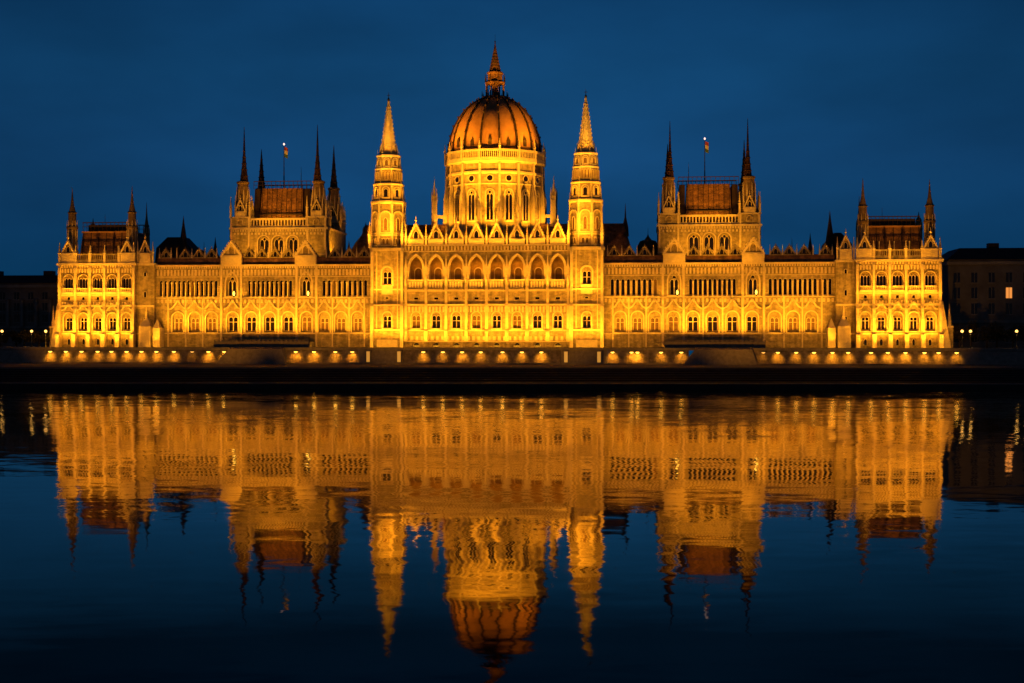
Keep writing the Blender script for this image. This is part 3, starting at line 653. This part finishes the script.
q=MB(COPE); q.box(-420,420,TV-.25,TV+1.2,8.55,9.3); q.box(-420,420,TV-2.6,TV-1.72,RZ,RZ+.45); q.obj('coping',tw)
q=MB(PAVE); q.box(-420,420,TV+1.2,60,8.9,9.2); q.obj('terrace_paving',tw)
for s in (-1,1):
    a0,b0=(-78.8,-57.6) if s<0 else (58.6,79.6)
    q=MB(COPE)
    q.loft([[(a0,TV-5,RZ),(b0,TV-5,RZ),(b0,TV+3,RZ),(a0,TV+3,RZ)],[(a0+3.6,TV-3.6,8.9),(b0-3.6*.4,TV-3.6,8.9),(b0-1.4,TV+3,8.9),(a0+3.6,TV+3,8.9)],[(a0+3.6,TV-.6,9.35),(b0-1.4,TV-.6,9.35),(b0-1.4,TV+3,9.35),(a0+3.6,TV+3,9.35)]])
    q.obj('stair_ramp',tw)
    a1,b1=sx(s,53.4,82.8)
    q=MB(COPE); q.box(a1,b1,-5.5,2.3,9.2,10.9); q.box(a1,b1,-5.7,-5.51,10.5,11.0)
    balustrade(q,a1,b1,-5.6,-5.2,11.0,11.6,1.4); q.obj('upper_terrace',tw)
for u in (-33.5,-24.3,24.8,34.4):
    q=MB(COPE); q.box(u-.75,u+.75,TV-1.95,TV-.2,RZ+.2,8.5); q.m=NICHE; q.face([(u-.5,TV-1.96,RZ+.7),(u+.5,TV-1.96,RZ+.7),(u+.5,TV-1.96,8.2),(u-.5,TV-1.96,8.2)]); q.obj('lit_niche',tw)
# ------------------------------------------------------------------ lamps on the terrace wall
def ptlight(name,loc,power,color,r=.2,kind='POINT',target=None,spot=60,blend=.5,size=None,spread=None):
    L=bpy.data.lights.new(name,kind); L.energy=power; L.color=color
    if kind=='AREA':
        L.shape='RECTANGLE'; L.size,L.size_y=size
        if spread: L.spread=math.radians(spread)
    else: L.shadow_soft_size=r
    if kind=='SPOT': L.spot_size=math.radians(spot); L.spot_blend=blend
    o=bpy.data.objects.new(name,L); COL.objects.link(o); o.location=loc
    if target is not None: o.rotation_euler=(Vector(target)-Vector(loc)).to_track_quat('-Z','Y').to_euler()
    return o
SOD=(1,.375,.012); WASH=(1,.35,.012); SOD2=(1,.34,.01)
hous=MB(IRON); hous.box(-.65,.65,-.5,.9,.14,.3); hous.box(-.08,.08,-.1,1.2,.3,.42); HOUS=hous.mesh('housing')
lens=MB(LENS); lens.lathe([(.05,-.3),(.45,-.14),(.6,.06),(.5,.13)],10); LNS=lens.mesh('lens')
lens=MB(mat('dim_lamp_glass',(.9,.8,.6),.4,emit=(1,.45,.08),estr=1)); lens.lathe([(.05,-.3),(.45,-.14),(.6,.06),(.5,.13)],10); LNSD=lens.mesh('lens')
SECT=[('under the left corner pavilion',[-131.0,-126.1,-121.2,-116.2,-111.9,-107.2]),
 ('under the left wing before the ramp',[-102.6,-98.0,-92.6,-87.0,-82.0,-77.2]),
 ('between the left ramp and left spired tower',[-55.4,-49.9,-43.5,-38.4]),
 ('under the central block',[-17.2,-11.4,-5.7,-0.2,6.2,11.9,17.6]),
 ('between the right spired tower and right ramp',[38.3,43.8,45.5,52.3,58.1]),
 ('under the right wing past the ramp',[81.5,85.6,90.8,95.8,101.0,105.4]),
 ('under the right corner pavilion',[111.8,116.5,121.4,126.7,130.6,135.6])]
ORD=['first','second','third','fourth','fifth','sixth','seventh']
for where,us in SECT:
    for i,u in enumerate(us):
        dim=u in (-87.0,81.5); e=bpy.data.objects.new('wall_lamp',None); COL.objects.link(e)
        e.location=W(u,TV-1.15,8.0); e.rotation_euler=(0,0,-TH)
        O('housing',HOUS,e); O('lens',LNSD if dim else LNS,e)
        tag(e,('dim ' if dim else 'glowing ')+'yellow wall lamp, %s from the left %s'%(ORD[i],where),'wall lamp','row of lamps on the terrace wall')
        ptlight('wall_lamp_light',W(u,TV-2.3,7.9),(200 if dim else random.uniform(700,1500)),(1,.34,.012),.15,'SPOT',W(u,TV-.4,5.9),random.uniform(100,116),1)
# ------------------------------------------------------------------ quay, road, river, ground
QA=math.radians(1.2)
def qw(sx_,t,z): return (sx_*math.cos(QA)+t*math.sin(QA), 372-sx_*math.sin(QA)+t*math.cos(QA), z)
q=MB(ASPH); q.loft([[qw(-500,0,RZ-.5),qw(500,0,RZ-.5),qw(500,62,RZ-.5),qw(-500,62,RZ-.5)],[qw(-500,0,RZ),qw(500,0,RZ),qw(500,62,RZ),qw(-500,62,RZ)]])
tag(q.obj('road'),kind='structure')
q=MB(STEP); ns=8
for i in range(ns):
    t1=-i*20/ns; t0=-(i+1)*20/ns; z=RZ-.02-(i+1)*(RZ-1.4)/ns+ (RZ-1.4)/ns*.0
    q.loft([[qw(-500,t0,-1),qw(500,t0,-1),qw(500,t1+(.0 if i==0 else -.002),-1),qw(-500,t1+(.0 if i==0 else -.002),-1)],[qw(-500,t0,z+.02),qw(500,t0,z+.02),qw(500,t1-.002,z+.02),qw(-500,t1-.002,z+.02)]])
tag(q.obj('embankment_steps'),kind='structure')
q=MB(STEP); q.loft([[qw(-500,-34,-2),qw(500,-34,-2),qw(500,-20.01,-2),qw(-500,-20.01,-2)],[qw(-500,-33.6,1.2),qw(500,-33.6,1.2),qw(500,-20.01,1.2),qw(-500,-20.01,1.2)]])
q.m=PAVE; q.loft([[qw(-500,-33.8,1.2),qw(500,-33.8,1.2),qw(500,-31.5,1.2),qw(-500,-31.5,1.2)],[qw(-500,-33.8,1.42),qw(500,-33.8,1.42),qw(500,-31.5,1.42),qw(-500,-31.5,1.42)]])
tag(q.obj('quay'),kind='structure')
q=MB(ASPH); q.face([W(-3000,20,9.1),W(3000,20,9.1),W(3000,4000,9.1),W(-3000,4000,9.1)]); tag(q.obj('ground'),kind='structure')
# water
wm=bpy.data.materials.new('river_water'); wm.use_nodes=True; n=wm.node_tree.nodes; l=wm.node_tree.links
n.remove(n['Principled BSDF'])
df=n.new('ShaderNodeBsdfDiffuse'); df.inputs['Color'].default_value=(.002,.006,.012,1)
b=n.new('ShaderNodeBsdfGlossy'); b.inputs['Color'].default_value=(1,.93,.80,1); b.inputs['Roughness'].default_value=.033    # warm tint put into the reflections, muting the blue of the sky
fr=n.new('ShaderNodeFresnel'); fr.inputs['IOR'].default_value=1.33
fg=n.new('ShaderNodeMapRange')
for i,v in enumerate((.28,.58,.10,1.0)): fg.inputs[1+i].default_value=v
l.new(fr.outputs[0],fg.inputs[0])
mxs=n.new('ShaderNodeMixShader'); l.new(fg.outputs[0],mxs.inputs[0]); l.new(df.outputs[0],mxs.inputs[1]); l.new(b.outputs[0],mxs.inputs[2]); l.new(mxs.outputs[0],n['Material Output'].inputs['Surface'])
geo=n.new('ShaderNodeNewGeometry')
def wave(sc_x,sc_y,ax,ay,off,detail=3):
    mp=n.new('ShaderNodeMapping'); mp.inputs['Scale'].default_value=(sc_x,sc_y,1); mp.inputs['Location'].default_value=(off,off*1.7,0)
    l.new(geo.outputs['Position'],mp.inputs['Vector'])
    t=n.new('ShaderNodeTexNoise'); t.inputs['Scale'].default_value=1; t.inputs['Detail'].default_value=detail; t.inputs['Distortion'].default_value=.6
    l.new(mp.outputs[0],t.inputs['Vector'])
    s=n.new('ShaderNodeVectorMath'); s.operation='SUBTRACT'; s.inputs[1].default_value=(.5,.5,.5); l.new(t.outputs['Color'],s.inputs[0])
    m=n.new('ShaderNodeVectorMath'); m.operation='MULTIPLY'; m.inputs[1].default_value=(ax,ay,0); l.new(s.outputs[0],m.inputs[0]); return m
sw=wave(.012,.055,.004,.012,41,2)
ws=[wave(.05,.16,.026,.012,3,2),wave(.20,.60,.046,.022,11),wave(.8,2.6,.05,.022,29,3)]
# broad calmer and rougher patches
tp=n.new('ShaderNodeTexNoise'); tp.inputs['Scale'].default_value=.02; mpp=n.new('ShaderNodeMapping'); mpp.inputs['Scale'].default_value=(.5,1.6,1)
l.new(geo.outputs['Position'],mpp.inputs['Vector']); l.new(mpp.outputs[0],tp.inputs['Vector'])
rr=n.new('ShaderNodeMapRange'); rr.inputs[1].default_value=.35; rr.inputs[2].default_value=.65; rr.inputs[3].default_value=.4; rr.inputs[4].default_value=1.35; l.new(tp.outputs['Fac'],rr.inputs[0])
a0=n.new('ShaderNodeVectorMath'); l.new(sw.outputs[0],a0.inputs[0]); l.new(ws[0].outputs[0],a0.inputs[1])
a1=n.new('ShaderNodeVectorMath'); l.new(a0.outputs[0],a1.inputs[0]); l.new(ws[1].outputs[0],a1.inputs[1])
spx=n.new('ShaderNodeSeparateXYZ'); l.new(geo.outputs['Position'],spx.inputs[0])
def far(a,b,lo,hi):
    m=n.new('ShaderNodeMapRange'); m.interpolation_type='SMOOTHSTEP'; l.new(spx.outputs['Y'],m.inputs[0])
    for i,v in enumerate((a,b,lo,hi)): m.inputs[1+i].default_value=v
    return m
fs=far(60,230,.25,1.25); f3=n.new('ShaderNodeVectorMath'); f3.operation='SCALE'; l.new(ws[2].outputs[0],f3.inputs[0]); l.new(fs.outputs[0],f3.inputs['Scale'])
a2=n.new('ShaderNodeVectorMath'); l.new(a1.outputs[0],a2.inputs[0]); l.new(f3.outputs[0],a2.inputs[1])
fq=far(120,310,1.1,2.4); mq=n.new('ShaderNodeMath'); mq.operation='MULTIPLY'; l.new(rr.outputs[0],mq.inputs[0]); l.new(fq.outputs[0],mq.inputs[1])
sc=n.new('ShaderNodeVectorMath'); sc.operation='SCALE'; l.new(a2.outputs[0],sc.inputs[0]); l.new(mq.outputs[0],sc.inputs['Scale'])
a3=n.new('ShaderNodeVectorMath'); l.new(sc.outputs[0],a3.inputs[0]); a3.inputs[1].default_value=(0,0,1)
nm=n.new('ShaderNodeVectorMath'); nm.operation='NORMALIZE'; l.new(a3.outputs[0],nm.inputs[0]); l.new(nm.outputs[0],b.inputs['Normal']); l.new(nm.outputs[0],fr.inputs['Normal'])
q=MB(wm); q.face([(-1500,-300,0),(1500,-300,0),(1500,352,0),(-1500,352,0)]); tag(q.obj('river'),kind='structure')
# ------------------------------------------------------------------ far buildings, street lamps, trees
def palace(u0,u1,v,z1,label,cat,cols,lit,roofh,name,m=DARKB):
    e=bpy.data.objects.new(name,None); COL.objects.link(e); e.location=W((u0+u1)/2,v,9.1); e.rotation_euler=(0,0,-TH)
    w=(u1-u0)/2; h=z1-9.1; q=MB(m); q.box(-w,w,0,30,0,h); q.m=PALEB; q.box(-w-.5,w+.5,-.6,30.5,h-1.6,h-.6); q.box(-w,w,-.4,-.01,h*.28,h*.31); q.obj('wall',e)
    r=MB(DARKR); r.loft([[(-w-.6,-.8,h),(w+.6,-.8,h),(w+.6,30.8,h),(-w-.6,30.8,h)],[(-w+5,7,h+roofh),(w-5,7,h+roofh),(w-5,23,h+roofh),(-w+5,23,h+roofh)]]); ro=r.obj('roof',e)
    for x in (-w*.5,w*.1,w*.6):
        c=MB(DARKR); c.box(x-1.6,x+1.6,8,11,h+roofh-1,h+roofh+1.6); c.obj('chimney',ro)
    k=int(2*w/5)
    for i in range(k):
        x=-w+(i+.5)*2*w/k
        if cols:
            c=MB(PALEB); c.lathe([(.6,h*.31),(.5,h*.72),(.75,h*.74)],8,x+2.4,-.9); c.obj('column',e)
        for j,(f0,f1) in enumerate(((.06,.2),(.38,.5),(.56,.68),(.74,.85))):
            g=MB(LITWIN if (i,j)==lit else GLASS); g.box(x-.9,x+.9,-.12,-.011,h*f0,h*f1)
            g.m=PALEB; g.box(x-1.15,x+1.15,-.3,-.012,h*f0-.4,h*f0-.05); g.box(x-.07,x+.07,-.2,-.121,h*f0,h*f1); g.obj('window',e)
    tag(e,label,cat); return e
palace(-225,-148,50,31.0,'dim blue-grey palace with a row of pale columns, far left behind the trees','palace',True,None,3.0,'old_palace')
palace(142,205,28,36.5,'large dark office block with one orange lit window on the far right bank','building',False,(3,2),4.0,'office_block')
palace(206,280,60,30.0,'low unlit block beyond the office block with the lit window','building',False,None,4.0,'far_block')
palace(-300,-228,90,28.0,'low unlit block beyond the palace with pale columns','building',False,None,4.0,'distant_block')
gl=MB(LENS2); gl.lathe([(.05,4.55),(.32,4.65),(.42,4.95),(.3,5.25),(.05,5.35)],10); GLB=gl.mesh('globe')
po=MB(IRON); po.lathe([(.22,0),(.2,.6),(.08,.8),(.06,4.5),(.16,4.6)],8); po.box(-.2,.2,-.2,.2,5.35,5.45); POL=po.mesh('pole')
SL=[(-151.5,-2,'outermost street lamp on the left bank, by the left border'),(-143.3,1,'middle one of the three street lamps on the left bank'),(-135.6,-6.0,'street lamp touching the low annex at the left end of the parliament'),
    (138.9,-5,'street lamp just beside the right end annex of the parliament'),(142.4,0,'street lamp standing alone between right annex and trees'),(156.0,2,'street lamp left of the pair at the far right'),(157.6,-2,'outermost street lamp at the far right')]
for u,v,lb in SL:
    e=bpy.data.objects.new('street_lamp',None); COL.objects.link(e); e.location=W(u,v,9.2); O('pole',POL,e); O('globe',GLB,e)
    tag(e,lb,'street lamp','street lamps on the bank')
    ptlight('street_lamp_light',W(u,v-.3,13.5),500,(1,.5,.15),.1,'SPOT',W(u,v-.4,9),140,1)
def leafcrown(mb,c,r,n,rz=1.,leaf=.35):
    cl=[(Vector((random.gauss(0,.5),random.gauss(0,.5),random.uniform(-.6,.8))),random.uniform(.3,.6)) for _ in range(14)]
    for _ in range(n):
        k,kr=random.choice(cl); p=Vector((random.gauss(0,1),random.gauss(0,1),random.gauss(0,1))).normalized()*kr*random.random()**.4+k
        p=Vector((p.x*r,p.y*r,p.z*r*rz))+Vector(c)
        a=Vector((random.uniform(-1,1),random.uniform(-1,1),random.uniform(-1,1))).normalized()*leaf*random.uniform(.6,1.3)
        b_=a.orthogonal().normalized()*a.length*.6
        mb.face([p-a,p+b_,p+a,p-b_])
def tree(u,v,h,r,label,leafm=LEAF,z0=9.1,n=700,name='tree',cat='tree',group='trees on the bank'):
    e=bpy.data.objects.new(name,None); COL.objects.link(e); e.location=W(u,v,z0)
    t=MB(BARK); t.lathe([(.3,0),(.2,h*.45),(.08,h*.85)],8)
    for k in range(6):
        an=k*1.1; zz=h*(.35+.07*k); q=Vector((math.cos(an)*r*.6,math.sin(an)*r*.6,zz+r*.5))
        t.loft([[(.08*math.cos(j*PI/2)*1.2,.08*math.sin(j*PI/2)*1.2,zz+.0) for j in range(4)],[(q.x+.03*math.cos(j*PI/2),q.y+.03*math.sin(j*PI/2),q.z) for j in range(4)]])
    t.obj('trunk',e)
    c=MB(leafm); leafcrown(c,(0,0,h*.66),r,n,(h*.42)/r*.9,.35 if h<20 else .7); c.obj('crown',e)
    tag(e,label,cat,group)
tl=['dark tree at the left border below the columned palace','dark tree second from the left border','dark tree third from the left border','dark tree fourth from the left border, by the middle left street lamp','dark tree nearest the left end annex of the parliament']
for i,u in enumerate((-156,-152,-148,-144.5,-140.5)): tree(u,6+(i%2)*3,4.6+random.random()*1.2,2.3,tl[i])
tr=['small dark tree nearest the right end annex of the parliament','dark tree between the two inner street lamps, right bank','dark tree under the single lit window','dark tree just past the lit window','dark tree behind the pair of far right lamps','dark tree at the right border']
for i,u in enumerate((141.0,145.0,149.0,152.6,156.5,161)): tree(u,8+(i%2)*3,6.0+random.random()*1.6,2.7,tr[i])
for u,h in ((-44.0,46.5),(48.6,45.2)):
    q=MB(BROWNR); q.lathe([(3.4,34.5),(3.4,40.2),(3.8,40.5),(3.5,41.4),(2.6,43.0),(1.2,h-1.8),(.4,h-.8),(.1,h),(.04,h+2)],12,u,30)
    for k in range(12):
        an=k*PI/6; q.box(u+3.4*math.cos(an)-.2,u+3.4*math.cos(an)+.2,30+3.4*math.sin(an)-.2,30+3.4*math.sin(an)+.2,36,40.4)
    q.obj('courtyard_turret',root)
# ------------------------------------------------------------------ floodlights
def L(name,u,v,z,tu,tv,tz,power,kind='SPOT',spot=60,size=None,r=.3,color=SOD,blend=.6,spread=None):
    return ptlight(name,W(u,v,z),power,color,r,kind,W(tu,tv,tz) if kind!='POINT' else None,spot,blend,size,spread)
K=3.5
# broad wash from the embankment
for i in range(11):
    u=-125+25*i; L('embankment_flood',u,-42,5.2,u,0,27,6800*K,spot=75,blend=1,color=WASH)
# long troughs of uplights at the foot of the walls
for s in (-1,1):
    for x in (112.3,116.9,121.55,126.2,130.9): L('pavilion_bay_flood',s*x,-4.2,9.7,s*x,0,19,1350*K,spot=75,blend=1,r=.4)
    L('pavilion_trough',s*122,-6.5,9.6,s*122,0,24,1900*K,'AREA',size=(24,.5),spread=110)
    L('pavilion_trough_high',s*122,-3.6,22.5,s*122,0,32,750*K,'AREA',size=(24,.4),spread=100)
    for x in (40.2,45.4,50.6,86.2,91.6,96.9): L('wing_bay_flood',s*x,-2.5,9.9,s*x,3,20,2000*K,spot=70,blend=1,r=.4)
    L('wing_trough',s*92.5,-5.5,9.8,s*92.5,3,25,700*K,'AREA',size=(17,.5),spread=75)
    L('wing_trough_inner',s*44.8,-5.5,9.8,s*44.8,3,25,550*K,'AREA',size=(13,.5),spread=75)
    L('wing_trough_mid',s*68,-3,11.8,s*68,3,21,1500*K,'AREA',size=(27,.4),spread=90)
    L('wing_ledge',s*69,1.2,24.9,s*69,3,33,350*K,'AREA',size=(66,.3))
    L('wing_corner_flood',s*102.4,-3.4,10.2,s*102.4,-.6,15.5,620*K,spot=80,blend=1)
    L('inner_corner_flood',s*37.6,-.5,10.3,s*36.8,2.8,17,420*K,spot=90)
    for x in (56.4,79.8): L('bay_lamp_light',s*x+1.0,1.9,26.3,s*x+.8,3.6,29,160*K,spot=110,blend=1,r=.2)
    # roof towers
    for k in (-1,0,1): L('roof_tower_flood',s*68.4+k*9,7.5,37.6,s*68.4+k*9,16,45,1900*K,spot=110,blend=1)
    L('roof_tower_roof_flood',s*68.0,16.9,50.6,s*68.0,21,56,170*K,'AREA',size=(11,.3))
    L('roof_tower_side',s*68.4+20,20,38,s*68.4+14,26,46,2200*K,spot=90)
    L('pavilion_roof_flood',s*121.6,2.5,36,s*121.6,7,42,80*K,'AREA',size=(15,.3))
    L('tower_base_trough',s*30.3,-6,9.6,s*30.3,-.7,21,850*K,'AREA',size=(9,.5),spread=90); L('tower_shaft_light',s*30.3,-5.8,22.6,s*30.3,-.7,34,520*K,'AREA',size=(8,.4),spread=80); L('corner_bay_flood',s*106.6,-4.5,15.5,s*106.6,1.2,28,1100*K,spot=75,blend=1); L('base_light',s*70,-3.5,9.7,s*70,3,11.5,500*K,'AREA',size=(70,.3)); L('pavilion_base_light',s*122,-5,9.7,s*122,0,11.5,250*K,'AREA',size=(26,.3))
    # spired towers lit stage by stage
    for (x,y,z,tz,p_) in ((-8.5,-5,40.6,48,1700),(8.5,-5,40.6,48,1700),(0,-7,40.6,52,1400),(-6,-2.5,54.4,62,900),(6,-2.5,54.4,62,900),(0,-4.2,59.8,70,1100),(0,-3.0,68.4,76,800)):
        L('spired_tower_flood',s*30.3+x,y if y<-3.5 else y,z,s*30.3,4.4,tz,p_*K,spot=80,blend=1)
    for x in (-1,1): L('spire_flood',s*30.3+x*14,-16,41,s*30.3,4.4,79,13000*K,spot=26,blend=1,color=(1,.47,.05))
L('central_trough',0,-6.5,9.6,0,0,20,3000*K,'AREA',size=(48,.5),spread=100)
L('central_base_light',0,-4,9.6,0,0,11,620*K,'AREA',size=(72,.3))
L('central_upper',0,-3.4,26.0,0,0,38,1100*K,'AREA',size=(48,.4),spread=80)
L('gable_trough',0,-3.0,39.6,0,0,46,800*K,'AREA',size=(48,.3),spread=100)
for i in range(9):
    x=-24.6+6.16*i; L('pilaster_uplight',x,-1.9,14.0,x,-.4,21,560*K,spot=50,blend=1)
for i,c in enumerate(CEN): L('loggia_lamp',c+(.5,.9,.1,-.7,.0,.4,.8,1.0)[i],1.5,29.8,c+.2,4.4,34.5,(120,320,260,360,280,340,240,150)[i]*K,spot=75,blend=1,r=.2,color=SOD2); L('loggia_vault_lamp',c,1.5,36.6,c,4.5,31,(150,300,260,330,280,320,240,170)[i]*K,spot=95,blend=1,r=.2,color=SOD2)
for s in (-1,1): L('hall_roof_flood',s*38,5,38,s*38,16,44,260*K,spot=110,blend=1)
# dome
for k in (-3,-2,-1,0,1,2,3):
    an=-PI/2+k*PI/8
    L('drum_flood',dx+18.2*math.cos(an),dy+18.2*math.sin(an),45.2,dx+15*math.cos(an),dy+15*math.sin(an),57,2500*K,spot=110,blend=1)
    L('shell_flood',dx+17.5*math.cos(an),dy+17.5*math.sin(an),72.6,dx+9*math.cos(an),dy+9*math.sin(an),83,390*K,spot=120,blend=1)
for s in (-1,1):
    for x in (-16,16): L('tower_far_flood',s*30.3+x,-44,6,s*30.3,4,64,48000*K,spot=22,blend=1)
    for x in (-16,16): L('roof_tower_far_flood',s*68+x,-42,6,s*68,20,56,44000*K,spot=24,blend=1)
    L('pavilion_far_flood',s*121,-44,6,s*121.6,5,46,32000*K,spot=26,blend=1)
for x in (-60,0,60): L('dome_far_flood',x,-44,6,0,22,79,240000*K,spot=17,blend=.7)
for s in (-1,1): L('dome_side_flood',s*25.5,2,66,s*4,18,84,24000*K,spot=42,blend=1)
L('lantern_flood',3.8,19,89.2,0,24,97,70*K,spot=80); L('lantern_flood',-3.8,19,89.2,0,24,97,70*K,spot=80)
for s in (-1,1):
    L('terrace_spill',s*136.5,-9,9.6,s*136.5,2,15,350*K,spot=90)
# ------------------------------------------------------------------ sky
w=bpy.data.worlds.new('World'); S.world=w; w.use_nodes=True; n=w.node_tree.nodes; l=w.node_tree.links
bg=n['Background']; tc=n.new('ShaderNodeTexCoord'); sep=n.new('ShaderNodeSeparateXYZ'); l.new(tc.outputs['Generated'],sep.inputs[0])
rp=n.new('ShaderNodeValToRGB'); cr=rp.color_ramp; l.new(sep.outputs['Z'],rp.inputs[0])
stops=[(0,(.0022,.044,.115)),(.06,(.0046,.053,.150)),(.12,(.0068,.061,.176)),(.18,(.0058,.058,.162)),(.235,(.0045,.046,.134)),(.27,(.002,.019,.070)),(.34,(.0012,.008,.034)),(.5,(.001,.006,.024)),(1,(.001,.006,.02))]
cr.elements[0].position=stops[0][0]; cr.elements[0].color=(*stops[0][1],1); cr.elements[1].position=1; cr.elements[1].color=(*stops[-1][1],1)
for p_,c_ in stops[1:-1]: e=cr.elements.new(p_); e.color=(*c_,1)
mp=n.new('ShaderNodeMapping'); mp.inputs['Scale'].default_value=(2.6,2.6,7); l.new(tc.outputs['Generated'],mp.inputs['Vector'])
tx=n.new('ShaderNodeTexNoise'); tx.inputs['Scale'].default_value=1.6; tx.inputs['Detail'].default_value=5; tx.inputs['Roughness'].default_value=.5; l.new(mp.outputs[0],tx.inputs['Vector'])
mr=n.new('ShaderNodeMapRange'); mr.inputs[1].default_value=.3; mr.inputs[2].default_value=.7; mr.inputs[3].default_value=.76; mr.inputs[4].default_value=1.18; l.new(tx.outputs['Fac'],mr.inputs[0])
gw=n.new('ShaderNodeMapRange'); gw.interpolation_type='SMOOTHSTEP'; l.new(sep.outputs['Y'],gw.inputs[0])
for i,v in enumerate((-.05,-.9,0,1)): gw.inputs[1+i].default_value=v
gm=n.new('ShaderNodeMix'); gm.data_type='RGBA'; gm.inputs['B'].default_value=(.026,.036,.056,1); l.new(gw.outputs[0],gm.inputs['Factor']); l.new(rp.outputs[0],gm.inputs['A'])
ab=n.new('ShaderNodeMath'); ab.operation='ABSOLUTE'; l.new(sep.outputs['X'],ab.inputs[0])
az=n.new('ShaderNodeMapRange'); az.interpolation_type='SMOOTHSTEP'; l.new(ab.outputs[0],az.inputs[0])
for i,v in enumerate((.05,.42,1,.66)): az.inputs[1+i].default_value=v
mz=n.new('ShaderNodeMath'); mz.operation='MULTIPLY'; l.new(mr.outputs[0],mz.inputs[0]); l.new(az.outputs[0],mz.inputs[1])
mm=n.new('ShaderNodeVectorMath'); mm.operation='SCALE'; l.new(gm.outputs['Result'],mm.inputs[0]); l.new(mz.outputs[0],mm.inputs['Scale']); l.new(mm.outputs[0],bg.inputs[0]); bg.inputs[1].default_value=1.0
# ------------------------------------------------------------------ camera
cam=bpy.data.cameras.new('camera'); co=bpy.data.objects.new('camera',cam); COL.objects.link(co); S.camera=co
co.location=(0,0,14); co.rotation_euler=(PI/2,0,0); cam.sensor_width=36; cam.lens=36*1390/1024; cam.shift_y=-9.8/1024; cam.clip_end=9000; cam.clip_start=.5
S.view_settings.view_transform='Standard'; S.view_settings.look='None'; S.view_settings.gamma=1; S.view_settings.exposure=0
S.cycles.use_denoising=True; S.cycles.use_light_tree=True; S.cycles.max_bounces=5; S.cycles.diffuse_bounces=2; S.cycles.glossy_bounces=3
S.cycles.sample_clamp_indirect=4
